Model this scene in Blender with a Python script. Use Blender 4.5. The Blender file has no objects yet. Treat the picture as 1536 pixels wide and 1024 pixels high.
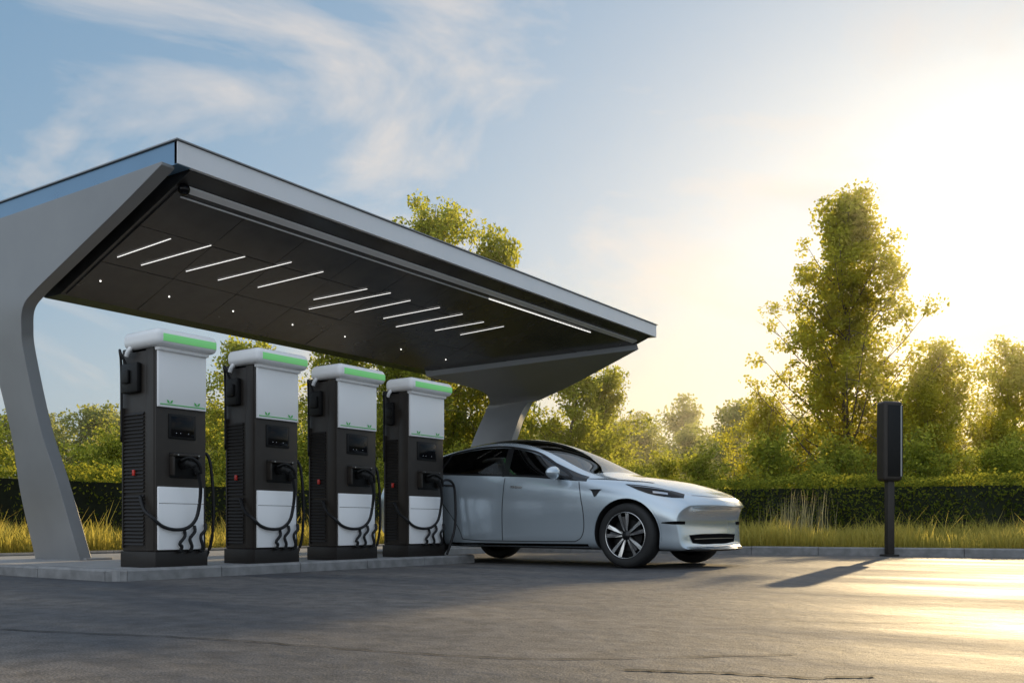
import bpy, bmesh, math, random
import numpy as np
from mathutils import Vector, Matrix
from mathutils.bvhtree import BVHTree
R=math.radians
random.seed(4); rng=np.random.default_rng(7)
scene=bpy.context.scene
# ------------------------------------------------------------ helpers
def link(ob,parent=None):
    scene.collection.objects.link(ob)
    if parent is not None: ob.parent=parent
    return ob
def empty(name,loc=(0,0,0),rz=0):
    e=bpy.data.objects.new(name,None); e.location=loc; e.rotation_euler=(0,0,rz); e.empty_display_size=.2
    return link(e)
def newmat(name):
    m=bpy.data.materials.new(name); m.use_nodes=True
    nt=m.node_tree; b=nt.nodes['Principled BSDF']; return m,nt,b
def pmat(name,col,rough=.5,metal=0,coat=0,emit=None,es=0,noise=0,nscale=20,bump=0,bscale=200,spec=.5):
    m,nt,b=newmat(name)
    b.inputs['Base Color'].default_value=(*col,1); b.inputs['Roughness'].default_value=rough
    b.inputs['Metallic'].default_value=metal; b.inputs['Coat Weight'].default_value=coat
    b.inputs['Coat Roughness'].default_value=.04
    b.inputs['Specular IOR Level'].default_value=spec
    if emit: b.inputs['Emission Color'].default_value=(*emit,1); b.inputs['Emission Strength'].default_value=es
    if noise or bump:
        tc=nt.nodes.new('ShaderNodeTexCoord')
    if noise:
        n=nt.nodes.new('ShaderNodeTexNoise'); n.inputs['Scale'].default_value=nscale; n.inputs['Detail'].default_value=6
        nt.links.new(tc.outputs['Object'],n.inputs['Vector'])
        r=nt.nodes.new('ShaderNodeValToRGB')
        r.color_ramp.elements[0].position=.3; r.color_ramp.elements[1].position=.7
        r.color_ramp.elements[0].color=(*[c*(1-noise) for c in col],1); r.color_ramp.elements[1].color=(*[min(1,c*(1+noise)) for c in col],1)
        nt.links.new(n.outputs['Fac'],r.inputs['Fac']); nt.links.new(r.outputs['Color'],b.inputs['Base Color'])
        mr=nt.nodes.new('ShaderNodeMapRange'); mr.inputs['To Min'].default_value=max(0,rough-.12); mr.inputs['To Max'].default_value=min(1,rough+.12)
        nt.links.new(n.outputs['Fac'],mr.inputs['Value']); nt.links.new(mr.outputs['Result'],b.inputs['Roughness'])
    if bump:
        n2=nt.nodes.new('ShaderNodeTexNoise'); n2.inputs['Scale'].default_value=bscale; n2.inputs['Detail'].default_value=4
        nt.links.new(tc.outputs['Object'],n2.inputs['Vector'])
        bp=nt.nodes.new('ShaderNodeBump'); bp.inputs['Strength'].default_value=bump; bp.inputs['Distance'].default_value=.01
        nt.links.new(n2.outputs['Fac'],bp.inputs['Height']); nt.links.new(bp.outputs['Normal'],b.inputs['Normal'])
    return m
def leafmat(name,c1,c2,tr1,tr2,w=.5,nscale=.6):
    m=bpy.data.materials.new(name); m.use_nodes=True; nt=m.node_tree; nt.nodes.clear()
    N=nt.nodes.new; L=nt.links.new
    tc=N('ShaderNodeTexCoord'); no=N('ShaderNodeTexNoise'); no.inputs['Scale'].default_value=nscale; no.inputs['Detail'].default_value=3
    L(tc.outputs['Object'],no.inputs['Vector'])
    ge=N('ShaderNodeNewGeometry')
    ad=N('ShaderNodeMath'); ad.operation='MULTIPLY_ADD'; ad.inputs[1].default_value=.5
    L(ge.outputs['Random Per Island'],ad.inputs[0])
    s=N('ShaderNodeMath'); s.operation='SUBTRACT'; s.inputs[1].default_value=.25; L(no.outputs['Fac'],s.inputs[0]); L(s.outputs[0],ad.inputs[2])
    mx=N('ShaderNodeMix'); mx.data_type='RGBA'; mx.inputs['A'].default_value=(*c1,1); mx.inputs['B'].default_value=(*c2,1); L(ad.outputs[0],mx.inputs['Factor'])
    my=N('ShaderNodeMix'); my.data_type='RGBA'; my.inputs['A'].default_value=(*tr1,1); my.inputs['B'].default_value=(*tr2,1); L(ad.outputs[0],my.inputs['Factor'])
    d=N('ShaderNodeBsdfDiffuse'); t=N('ShaderNodeBsdfTranslucent'); L(mx.outputs['Result'],d.inputs['Color']); L(my.outputs['Result'],t.inputs['Color'])
    ms=N('ShaderNodeMixShader'); ms.inputs['Fac'].default_value=w; L(d.outputs[0],ms.inputs[1]); L(t.outputs[0],ms.inputs[2])
    o=N('ShaderNodeOutputMaterial'); L(ms.outputs[0],o.inputs['Surface']); return m
def mesh_obj(name,verts,faces,mat,parent=None,smooth=False):
    me=bpy.data.meshes.new(name); me.from_pydata([tuple(v) for v in verts],[],faces); me.update()
    if mat:
        for mm in (mat if isinstance(mat,list) else [mat]): me.materials.append(mm)
    if smooth: me.polygons.foreach_set('use_smooth',[True]*len(me.polygons))
    return link(bpy.data.objects.new(name,me),parent)
def box(name,lo,hi,mat,parent=None,bevel=0,seg=2):
    bm=bmesh.new(); bmesh.ops.create_cube(bm,size=1)
    for v in bm.verts: v.co=Vector([(lo[i]+hi[i])/2+v.co[i]*(hi[i]-lo[i]) for i in range(3)])
    if bevel: bmesh.ops.bevel(bm,geom=bm.edges[:],offset=bevel,segments=seg,affect='EDGES',profile=.5)
    me=bpy.data.meshes.new(name); bm.to_mesh(me); bm.free(); me.materials.append(mat)
    if bevel:
        me.polygons.foreach_set('use_smooth',[True]*len(me.polygons)); me.set_sharp_from_angle(angle=R(40))
    return link(bpy.data.objects.new(name,me),parent)
def catmull(P,n=8):
    P=[np.array(p,float) for p in P]; P=[2*P[0]-P[1]]+P+[2*P[-1]-P[-2]]; out=[]
    for i in range(1,len(P)-2):
        for k in range(n):
            t=k/n; a,b,c,d=P[i-1:i+3]
            out.append(.5*((2*b)+(-a+c)*t+(2*a-5*b+4*c-d)*t*t+(-a+3*b-3*c+d)*t**3))
    out.append(P[-2]); return out
def tube_geo(P,rad,seg=8):
    P=[Vector(p) for p in P]; V=[];F=[]
    if not hasattr(rad,'__len__'): rad=[rad]*len(P)
    up=Vector((0.13,.21,1)).normalized()
    for i,p in enumerate(P):
        t=(P[min(i+1,len(P)-1)]-P[max(i-1,0)]).normalized()
        a=t.cross(up); 
        if a.length<.15: a=t.cross(Vector((1,0,0)))
        a.normalize(); b=t.cross(a)
        for k in range(seg):
            an=2*math.pi*k/seg; V.append(p+(a*math.cos(an)+b*math.sin(an))*rad[i])
    for i in range(len(P)-1):
        for k in range(seg):
            k2=(k+1)%seg; F.append((i*seg+k,i*seg+k2,(i+1)*seg+k2,(i+1)*seg+k))
    F.append(tuple(range(seg))[::-1]); F.append(tuple((len(P)-1)*seg+k for k in range(seg)))
    return V,F
def tube(name,P,rad,mat,parent=None,seg=10,n=8):
    V,F=tube_geo(catmull(P,n) if n>1 else P,rad,seg); return mesh_obj(name,V,F,mat,parent,True)
def merge(lst):
    V=[];F=[]
    for v,f in lst:
        o=len(V); V+=list(v); F+=[tuple(i+o for i in q) for q in f]
    return V,F
def quads(name,V,mat,parent=None):
    V=np.asarray(V,np.float32).reshape(-1,3); n=len(V)//4
    me=bpy.data.meshes.new(name); me.vertices.add(len(V)); me.vertices.foreach_set('co',V.ravel())
    me.loops.add(4*n); me.polygons.add(n)
    me.polygons.foreach_set('loop_start',np.arange(0,4*n,4,dtype=np.int32))
    me.loops.foreach_set('vertex_index',np.arange(4*n,dtype=np.int32))
    me.update(calc_edges=True); me.materials.append(mat)
    return link(bpy.data.objects.new(name,me),parent)
def leafquads(C,size):
    n=len(C); a=rng.normal(size=(n,3)); a/=np.linalg.norm(a,axis=1)[:,None]
    b=rng.normal(size=(n,3)); b-=a*(a*b).sum(1)[:,None]; b/=np.linalg.norm(b,axis=1)[:,None]
    s=(size*rng.uniform(.6,1.3,n))[:,None]
    return np.stack([C-a*s*.5,C+b*s*.33,C+a*s*.5,C-b*s*.33],1)
def poly(name,pts,z,mat,parent=None,depth=0):
    bm=bmesh.new(); vs=[bm.verts.new((p[0],p[1],z)) for p in pts]; f=bm.faces.new(vs)
    if f.normal.z<0: f.normal_flip()
    if depth:
        r=bmesh.ops.extrude_face_region(bm,geom=[f]); 
        for g in r['geom']:
            if isinstance(g,bmesh.types.BMVert): g.co.z-=depth
    bmesh.ops.recalc_face_normals(bm,faces=bm.faces) if depth else None
    bmesh.ops.triangulate(bm,faces=bm.faces[:])
    me=bpy.data.meshes.new(name); bm.to_mesh(me); bm.free(); me.materials.append(mat)
    return link(bpy.data.objects.new(name,me),parent)
def lathe(profile,seg=64):   # profile (r,y) axis y
    V=[];F=[];n=len(profile)
    for k in range(seg):
        a=2*math.pi*k/seg
        for r,y in profile: V.append((r*math.cos(a),y,r*math.sin(a)))
    for k in range(seg):
        k2=(k+1)%seg
        for i in range(n-1): F.append((k*n+i,k*n+i+1,k2*n+i+1,k2*n+i))
    return V,F
# ------------------------------------------------------------ camera
CA=R(35.31)
cam=bpy.data.cameras.new('camera'); cam.lens=32.8; cam.sensor_width=36; cam.shift_y=.179; cam.clip_end=4000; cam.clip_start=.05
co=bpy.data.objects.new('camera',cam); co.location=(0,0,.46); co.rotation_euler=(R(90),0,CA); link(co); scene.camera=co
def W(X,Y): return (.816*X-.578*Y,.578*X+.816*Y)   # survey axes (right, forward) -> site axes
# ------------------------------------------------------------ light + sky
AZ=R(97.7); EL=R(16.5)
S=Vector((math.cos(AZ)*math.cos(EL),math.sin(AZ)*math.cos(EL),math.sin(EL)))
sl=bpy.data.lights.new('sun','SUN'); sl.energy=5; sl.angle=R(.6); sl.color=(1,.74,.40)
so=bpy.data.objects.new('sun',sl); so.rotation_euler=S.to_track_quat('Z','Y').to_euler(); link(so)
w=bpy.data.worlds.new('World'); scene.world=w; w.use_nodes=True; nt=w.node_tree; N=nt.nodes.new; L=nt.links.new
bg=nt.nodes['Background']; bg.inputs['Strength'].default_value=.15
sky=N('ShaderNodeTexSky'); sky.sky_type='NISHITA'; sky.sun_disc=False; sky.sun_elevation=EL; sky.sun_rotation=R(-7.7); sky.air_density=1; sky.dust_density=.7; sky.ozone_density=2
tc=N('ShaderNodeTexCoord')
def vm(op,a,b):
    n=N('ShaderNodeVectorMath'); n.operation=op
    for k,v in enumerate((a,b)):
        if isinstance(v,tuple): n.inputs[k].default_value=v
        else: L(v,n.inputs[k])
    return n.outputs[0]
def add_scaled(prev,fac,c):
    sc=N('ShaderNodeVectorMath'); sc.operation='SCALE'; sc.inputs[0].default_value=c; L(fac,sc.inputs['Scale']); return vm('ADD',prev,sc.outputs[0])
def fm(op,a,b):
    n=N('ShaderNodeMath'); n.operation=op
    for k,v in enumerate((a,b)):
        if isinstance(v,(int,float)): n.inputs[k].default_value=v
        else: L(v,n.inputs[k])
    return n.outputs[0]
q=vm('DIVIDE',sky.outputs['Color'],(5.8,5.6,5.2)); q=vm('ADD',q,(1,1,1)); prev=vm('DIVIDE',sky.outputs['Color'],q)
prev=vm('ADD',prev,(.25,.75,1.35))
dot=N('ShaderNodeVectorMath'); dot.operation='DOT_PRODUCT'; dot.inputs[1].default_value=S; L(tc.outputs['Generated'],dot.inputs[0])
dv=dot.outputs['Value']; pos=fm('MAXIMUM',dv,0); neg=fm('MAXIMUM',fm('MULTIPLY',dv,-1),0)
for p,c in ((3,(.55,.50,.40)),(30,(1.2,1.0,.6)),(250,(2.6,2.3,1.7))): prev=add_scaled(prev,fm('POWER',pos,p),c)
# fill opposite the sun and overhead, added out of frame to light front faces
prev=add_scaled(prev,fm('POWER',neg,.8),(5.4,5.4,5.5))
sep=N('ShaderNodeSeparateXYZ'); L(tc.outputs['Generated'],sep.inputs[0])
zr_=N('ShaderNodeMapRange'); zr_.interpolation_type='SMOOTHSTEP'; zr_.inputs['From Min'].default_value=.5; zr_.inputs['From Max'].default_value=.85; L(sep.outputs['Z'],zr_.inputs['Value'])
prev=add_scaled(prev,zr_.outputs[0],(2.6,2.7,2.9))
mp=N('ShaderNodeMapping'); mp.inputs['Scale'].default_value=(1.3,1.3,3.0); mp.inputs['Location'].default_value=(.62,1.12,.1); L(tc.outputs['Generated'],mp.inputs['Vector'])
cn=N('ShaderNodeTexNoise'); cn.inputs['Scale'].default_value=2.5; cn.inputs['Detail'].default_value=10; cn.inputs['Roughness'].default_value=.58; cn.inputs['Distortion'].default_value=.45; L(mp.outputs[0],cn.inputs['Vector'])
cr=N('ShaderNodeValToRGB'); cr.color_ramp.elements[0].position=.47; cr.color_ramp.elements[1].position=.66; cr.color_ramp.elements[0].color=(0,0,0,1); cr.color_ramp.elements[1].color=(.8,.8,.8,1); L(cn.outputs['Fac'],cr.inputs['Fac'])
mc=N('ShaderNodeMix'); mc.data_type='RGBA'; L(cr.outputs['Color'],mc.inputs['Factor']); L(prev,mc.inputs['A'])
mc.inputs['B'].default_value=(5.7,5.15,4.7,1)
# low golden horizon band around the sun's azimuth
zl=N('ShaderNodeMapRange'); zl.interpolation_type='SMOOTHSTEP'; zl.inputs['From Min'].default_value=.0; zl.inputs['From Max'].default_value=.30; zl.inputs['To Min'].default_value=1; zl.inputs['To Max'].default_value=0; L(sep.outputs['Z'],zl.inputs['Value'])
wf=fm('MULTIPLY',fm('POWER',pos,5),zl.outputs[0])
mt=N('ShaderNodeMix'); mt.data_type='RGBA'; mt.blend_type='MULTIPLY'; L(wf,mt.inputs['Factor']); L(mc.outputs['Result'],mt.inputs['A']); mt.inputs['B'].default_value=(1.0,.82,.46,1)
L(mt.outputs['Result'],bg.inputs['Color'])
scene.view_settings.view_transform='Standard'; scene.view_settings.look='None'; scene.view_settings.exposure=0
# ------------------------------------------------------------ materials
M_conc=pmat('concrete',(.30,.30,.30),.7,noise=.15,nscale=6,bump=.3,bscale=120)
M_kerb=pmat('kerb_stone',(.22,.22,.22),.75,noise=.25,nscale=9,bump=.4,bscale=90)
M_steel=pmat('painted_steel',(.27,.275,.28),.42,metal=.15,noise=.08,nscale=2,bump=.03,bscale=60)
M_fascia=pmat('fascia_metal',(.80,.81,.83),.35,metal=.1,noise=.03,nscale=2)
M_soffit=pmat('soffit_panel',(.065,.062,.060),.22,metal=.2,noise=.22,nscale=3)
M_gap=pmat('joint_dark',(.01,.01,.01),.8)
M_led=pmat('led',(.9,.9,.9),.4,emit=(1,.98,.94),es=1.1)
M_spot=pmat('spot_lamp',(.9,.9,.9),.4,emit=(1,.97,.9),es=2)
M_icon=pmat('screen_icon',(.5,.5,.5),.4,emit=(.7,.8,1),es=.12)
M_dark=pmat('charger_body',(.034,.028,.023),.48,metal=.0,noise=.12,nscale=8,spec=.35)
M_dark2=pmat('charger_louvre',(.018,.015,.013),.5,spec=.35)
M_white=pmat('charger_white',(.92,.92,.92),.35,coat=.1,noise=.01,nscale=5)
M_green=pmat('charger_green',(.10,.50,.12),.4)
M_greenled=pmat('charger_green_light',(.2,.6,.2),.4,emit=(.22,.75,.25),es=.25)
M_black=pmat('black_plastic',(.008,.008,.008),.5,noise=.2,nscale=30,spec=.25)
M_matte=pmat('intake_black',(.004,.004,.004),.9,spec=.05)
M_rubber=pmat('cable_rubber',(.008,.008,.009),.5,spec=.35)
M_screen=pmat('screen_glass',(.003,.003,.004),.12,spec=.2)
M_red=pmat('red_button',(.6,.03,.02),.4)
M_grey=pmat('grey_metal',(.3,.3,.3),.3,metal=.9)
# asphalt
M_asph,nt,b=newmat('asphalt'); N=nt.nodes.new; L=nt.links.new
tc=N('ShaderNodeTexCoord')
def noise(scale,det=6,rough=.55,vec=None):
    n=N('ShaderNodeTexNoise'); n.inputs['Scale'].default_value=scale; n.inputs['Detail'].default_value=det; n.inputs['Roughness'].default_value=rough
    L(vec or tc.outputs['Object'],n.inputs['Vector']); return n.outputs['Fac']
def ramp(f,p0,c0,p1,c1):
    r=N('ShaderNodeValToRGB'); r.color_ramp.elements[0].position=p0; r.color_ramp.elements[1].position=p1
    r.color_ramp.elements[0].color=(*c0,1); r.color_ramp.elements[1].color=(*c1,1); L(f,r.inputs['Fac']); return r.outputs['Color']
mp=N('ShaderNodeMapping'); mp.inputs['Rotation'].default_value=(0,0,-CA+.06); mp.inputs['Scale'].default_value=(.35,1.6,1); L(tc.outputs['Object'],mp.inputs['Vector'])
big=noise(.55,7,.6,mp.outputs[0]); grit=noise(120,3,.7); mid=noise(7,6,.65)
c1=ramp(big,.38,(.058,.062,.071),.64,(.150,.138,.127))
c2=ramp(grit,.32,(.25,.25,.25),.68,(1.75,1.75,1.75)); c3=ramp(mid,.3,(.6,.6,.6),.7,(1.3,1.3,1.3))
m1=N('ShaderNodeMix'); m1.data_type='RGBA'; m1.blend_type='MULTIPLY'; m1.inputs['Factor'].default_value=1; L(c1,m1.inputs['A']); L(c2,m1.inputs['B'])
m2=N('ShaderNodeMix'); m2.data_type='RGBA'; m2.blend_type='MULTIPLY'; m2.inputs['Factor'].default_value=1; L(m1.outputs['Result'],m2.inputs['A']); L(c3,m2.inputs['B'])
L(m2.outputs['Result'],b.inputs['Base Color']); b.inputs['Specular IOR Level'].default_value=.22
mr=N('ShaderNodeMapRange'); mr.inputs['From Min'].default_value=.3; mr.inputs['From Max'].default_value=.7; mr.inputs['To Min'].default_value=.48; mr.inputs['To Max'].default_value=.85; L(big,mr.inputs['Value']); L(mr.outputs[0],b.inputs['Roughness'])
bp=N('ShaderNodeBump'); bp.inputs['Strength'].default_value=.8; bp.inputs['Distance'].default_value=.005; L(grit,bp.inputs['Height'])
bp2=N('ShaderNodeBump'); bp2.inputs['Strength'].default_value=.8; bp2.inputs['Distance'].default_value=.02; L(mid,bp2.inputs['Height']); L(bp.outputs[0],bp2.inputs['Normal']); L(bp2.outputs[0],b.inputs['Normal'])
M_ground=pmat('grass_ground',(.05,.065,.02),.9,noise=.4,nscale=1.5)
M_soil=pmat('verge_soil',(.055,.055,.022),.95,noise=.4,nscale=3)
M_crack=pmat('joint_sealant',(.03,.03,.03),.8,spec=.1)
# ------------------------------------------------------------ ground
mesh_obj('ground',[(-1500,-1500,-.02),(1500,-1500,-.02),(1500,1500,-.02),(-1500,1500,-.02)],[(0,1,2,3)],M_ground)
KL=lambda x:14.1+.2*(x+5.5)
XB=-11.3
poly('asphalt_road',[(XB,-60),(90,-60),(90,KL(90)),(XB,KL(XB))],0,M_asph)
poly('grass_verge',[(XB-.15,-60),(XB-.15,KL(XB)+.15),(90,KL(90)+.15),(90,120),(-120,120),(-120,-60)],.10,M_soil)
def kerb(name,pts,wd,h,mat,parent=None):   # stones with joints
    out=[]
    for a,b_ in zip(pts[:-1],pts[1:]):
        a=Vector((*a,0)); b_=Vector((*b_,0)); d=(b_-a); Ln=d.length; d.normalize(); nrm=Vector((-d.y,d.x,0)); k=max(1,round(Ln/1.0)); st=Ln/k
        for i in range(k):
            p=a+d*(i*st+.004); q=a+d*((i+1)*st-.004); c=.018; hj=h+random.uniform(-.003,.003)
            o=[p,q]; V=[]
            for r in o:
                V+= [r+Vector((0,0,-.02)), r+Vector((0,0,hj-c)), r+nrm*c+Vector((0,0,hj)), r+nrm*wd+Vector((0,0,hj)), r+nrm*wd+Vector((0,0,-.02))]
            F=[(j,j+1,j+6,j+5) for j in range(4)]+[(0,1,2,3,4),(5,6,7,8,9)]
            out.append((V,F))
    V,F=merge(out); return mesh_obj(name,V,F,mat,parent)
kerb('kerb',[(XB,-30),(XB,KL(XB)),(90,KL(90))],.16,.125,M_kerb)
# island platform
isl=empty('charging_island')
ipts=[(-6.98,4.42),(-6.98,9.02),(-7.02,9.10),(-7.1,9.12),(-7.13,8.95),(-7.14,8.68),(-9.15,8.68),(-9.15,12.7),(XB+.005,12.7),(XB+.005,4.3),(-7.1,4.3),(-7.02,4.34)]
poly('slab',ipts,.09,M_conc,isl,depth=.11)
kerb('edge_stones',[(-9.2,4.285),(-7.1,4.285),(-6.965,4.40),(-6.965,9.04),(-7.06,9.135)],.14,.096,M_kerb,isl)
# joints in asphalt
def strip(name,P,wd,z,mat,jit=.01):
    P=catmull([(p[0],p[1],z) for p in P],14); V=[];F=[]
    for i,p in enumerate(P):
        t=P[min(i+1,len(P)-1)]-P[max(i-1,0)]; t/=np.linalg.norm(t); n=np.array([-t[1],t[0],0])
        o=random.uniform(-jit,jit); ww=wd*random.uniform(.4,1.4)
        V+=[p+n*(o-ww/2),p+n*(o+ww/2)]
        if i: F.append((2*i-2,2*i,2*i+1,2*i-1))
    return mesh_obj(name,V,F,mat)
strip('asphalt_crack',[W(-3.2,4.5),W(-2.24,4.1),W(-1.2,3.75),W(-.5,3.4),W(.1,3.2),W(1.0,3.3)],.011,.004,M_crack)
strip('asphalt_crack',[W(.35,2.95),W(.6,2.9),W(.9,2.8),W(1.1,2.83)],.022,.004,M_crack,.012)
strip('asphalt_crack',[W(1.0,4.6),W(1.6,4.4),W(2.3,4.35),W(3.2,4.1)],.008,.004,M_crack)
# ------------------------------------------------------------ canopy
can=empty('charging_canopy')
prof=[(-7.17,3.81),(-7.17,3.62),(-7.32,3.56),(-9.33,2.83),(-9.62,2.83),(-11.15,3.55),(-11.2,3.90)]
Y0,Y1=5.0,14.27
n=len(prof); V=[(x,Y0+.14,z) for x,z in prof]+[(x,Y1-.12,z) for x,z in prof]
F=[(i,(i+1)%n,(i+1)%n+n,i+n) for i in range(n)]+[tuple(range(n)),tuple(range(2*n-1,n-1,-1))]
mesh_obj('roof_body',V,F,M_soffit,can)
def sof(x,dz=0): return 6.198+.361*x-dz
nu=Vector((.361,0,-1)).normalized()
SV=[];SF=[]
xe=[-9.30,-8.65,-8.0,-7.42]; ye=np.linspace(Y0+.18,Y1-.16,12)
for i in range(3):
    for j in range(11):
        a,b_=xe[i]+.003,xe[i+1]-.003; c,d=ye[j]+.003,ye[j+1]-.003
        off=.012+random.uniform(0,.002); tl=random.uniform(-.003,.003)
        base=[Vector((a,c,sof(a))),Vector((b_,c,sof(b_))),Vector((b_,d,sof(b_))),Vector((a,d,sof(a)))]
        o=len(SV); SV+=[p+nu*.002 for p in base]+[p+nu*(off+(tl if k in (0,3) else -tl)) for k,p in enumerate(base)]
        SF+=[(o+4,o+5,o+6,o+7)]+[(o+k,o+(k+1)%4,o+4+(k+1)%4,o+4+k) for k in range(4)]
mesh_obj('soffit_panels',SV,SF,M_soffit,can)
def oriented(a,b_,wd,th,off):   # bar on the soffit between (x,y) points
    a=Vector((a[0],a[1],sof(a[0])))+nu*off; b_=Vector((b_[0],b_[1],sof(b_[0])))+nu*off
    d=(b_-a).normalized(); s=d.cross(nu).normalized()*wd/2
    V=[a-s,a+s,b_+s,b_-s]; V=V+[v+nu*th for v in V]
    return V,[(4,5,6,7),(0,1,2,3)]+[(k,(k+1)%4,4+(k+1)%4,4+k) for k in range(4)]
strips=[((-8.52,5.27),(-8.05,5.55)),((-8.55,5.55),(-7.98,5.97)),((-8.47,6.02),(-8.0,6.41)),((-8.48,6.43),(-7.88,6.94)),((-8.43,6.93),(-7.88,7.41)),
((-8.39,7.73),(-7.95,8.19)),((-8.58,7.83),(-7.9,8.55)),((-8.42,8.45),(-7.93,8.95)),((-8.4,8.95),(-7.9,9.5)),((-8.5,9.3),(-7.9,9.98)),((-8.37,9.96),(-7.93,10.5)),((-8.32,10.46),(-7.9,10.94))]
V,F=merge([oriented(a,b_,.0065,.005,.018) for a,b_ in strips]); mesh_obj('led_strips',V,F,M_led,can)
V,F=merge([oriented((-7.37,Y0+.2),(-7.37,Y1-.3),.085,.012,.004)]); mesh_obj('edge_trim',V,F,M_fascia,can)
V,F=merge([oriented((-7.47,Y0+5.0),(-7.47,Y1-1.6),.011,.008,.018)]); mesh_obj('light_rail',V,F,M_led,can)
V,F=merge([oriented((-7.47,Y0+.25),(-7.47,Y0+4.98),.014,.008,.018)]); mesh_obj('metal_rail',V,F,M_fascia,can)
sp=[]
for y in (5.35,6.15,7.0,7.9,8.8,9.9,10.9):
    p=Vector((-8.95,y,sof(-8.95)))+nu*.018
    bm=bmesh.new(); bmesh.ops.create_uvsphere(bm,u_segments=12,v_segments=6,radius=.009)
    sp.append(([v.co*1.0+p for v in bm.verts],[tuple(v.index for v in f.verts) for f in bm.faces])); bm.free()
V,F=merge(sp); mesh_obj('spot_lamps',V,F,M_spot,can)
def fas(name,a,b_,za,zb,h,th,mat):
    a=Vector((*a,0)); b_=Vector((*b_,0)); d=(b_-a).normalized(); n_=Vector((d.y,-d.x,0))*th
    V=[]
    for p,z in ((a,za),(b_,zb)): V+=[p+Vector((0,0,z-h)),p+Vector((0,0,z)),p+n_+Vector((0,0,z)),p+n_+Vector((0,0,z-h))]
    return mesh_obj(name,V,[(0,1,5,4),(1,2,6,5),(2,3,7,6),(3,0,4,7),(0,3,2,1),(4,5,6,7)],mat,can)
M_fasb=pmat('fascia_sky_tint',(.17,.30,.44),.3,metal=.4,noise=.05,nscale=2)  # blue of the reflected sky put into the near fascia's base colour
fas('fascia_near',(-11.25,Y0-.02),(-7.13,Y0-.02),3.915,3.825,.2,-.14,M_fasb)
fas('fascia_front',(-7.12,Y0-.02),(-7.12,Y1),3.825,3.825,.195,-.045,M_fascia)
fas('fascia_far',(-7.13,Y1),(-11.25,Y1),3.825,3.915,.2,-.11,M_fascia)
mesh_obj('roof_cap',[(-7.10,Y0-.04,3.83),(-7.10,Y1+.02,3.83),(-11.27,Y1+.02,3.92),(-11.27,Y0-.04,3.92),(-7.10,Y0-.04,3.842),(-7.10,Y1+.02,3.842),(-11.27,Y1+.02,3.932),(-11.27,Y0-.04,3.932)],
  [(0,1,2,3),(4,5,6,7),(0,1,5,4),(1,2,6,5),(2,3,7,6),(3,0,4,7)],M_steel,can)
def ribbon(name,A,B,th,mat,off=1,k=6,m=6):
    A=catmull(A,k); B=catmull(B,k); V=[];F=[]
    for a,b_ in zip(A,B):
        for j in range(m+1): V.append(a+(b_-a)*j/m)
    for i in range(len(A)-1):
        for j in range(m): F.append((i*(m+1)+j,i*(m+1)+j+1,(i+1)*(m+1)+j+1,(i+1)*(m+1)+j))
    ob=mesh_obj(name,V,F,mat,can,True)
    s=ob.modifiers.new('s','SOLIDIFY'); s.thickness=th; s.offset=off; s.use_even_offset=False
    bv=ob.modifiers.new('b','BEVEL'); bv.width=.012; bv.segments=2; bv.limit_method='ANGLE'; bv.angle_limit=R(50)
    es=ob.modifiers.new('w','WEIGHTED_NORMAL')
    return ob
def ly(z): return Y0+.005+(.47*max(0,(2.7-z)/2.6))
inn=[(-9.31,.08),(-9.49,.93),(-9.64,1.49),(-9.70,2.25),(-9.66,2.51),(-9.56,2.69),(-9.33,2.81),(-8.95,2.95),(-8.48,3.12),(-7.82,3.36),(-7.2,3.60)]
out=[(-10.21,.08),(-10.28,.81),(-10.25,1.46),(-10.34,2.2),(-10.4,2.55),(-10.62,2.9),(-11.1,3.45),(-11.2,3.67),(-9.5,3.66),(-8.2,3.64),(-7.2,3.63)]
ribbon('pillar_near',[(x,ly(z),z) for x,z in inn],[(x,ly(z),z) for x,z in out],.13,M_steel,off=-1)
rf=[(-9.33,12.2,.06),(-9.34,12.75,1.0),(-9.38,13.35,2.0),(-9.48,13.8,2.5),(-9.35,14.05,2.76),(-8.6,14.12,3.05),(-7.4,14.12,3.50)]
lf=[(-10.2,12.2,.06),(-10.2,12.7,1.0),(-10.2,13.3,2.0),(-10.25,13.75,2.6),(-10.0,13.4,2.80),(-9.6,12.5,2.82),(-9.35,10.9,2.80)]
ribbon('pillar_far',rf,lf,.15,M_steel,off=0)
box('pillar_plinth',(-10.26,5.38,.085),(-9.26,5.68,.115),M_steel,can,.01)
box('pillar_plinth_far',(-10.26,12.05,.085),(-9.26,12.38,.115),M_steel,can,.01)
bm=bmesh.new(); bmesh.ops.create_uvsphere(bm,u_segments=20,v_segments=12,radius=.055,matrix=Matrix.Translation((-7.34,Y0+.2,3.51)))
me=bpy.data.meshes.new('dome'); bm.to_mesh(me); bm.free(); me.materials.append(M_screen)
link(bpy.data.objects.new('dome_camera',me),can)
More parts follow.
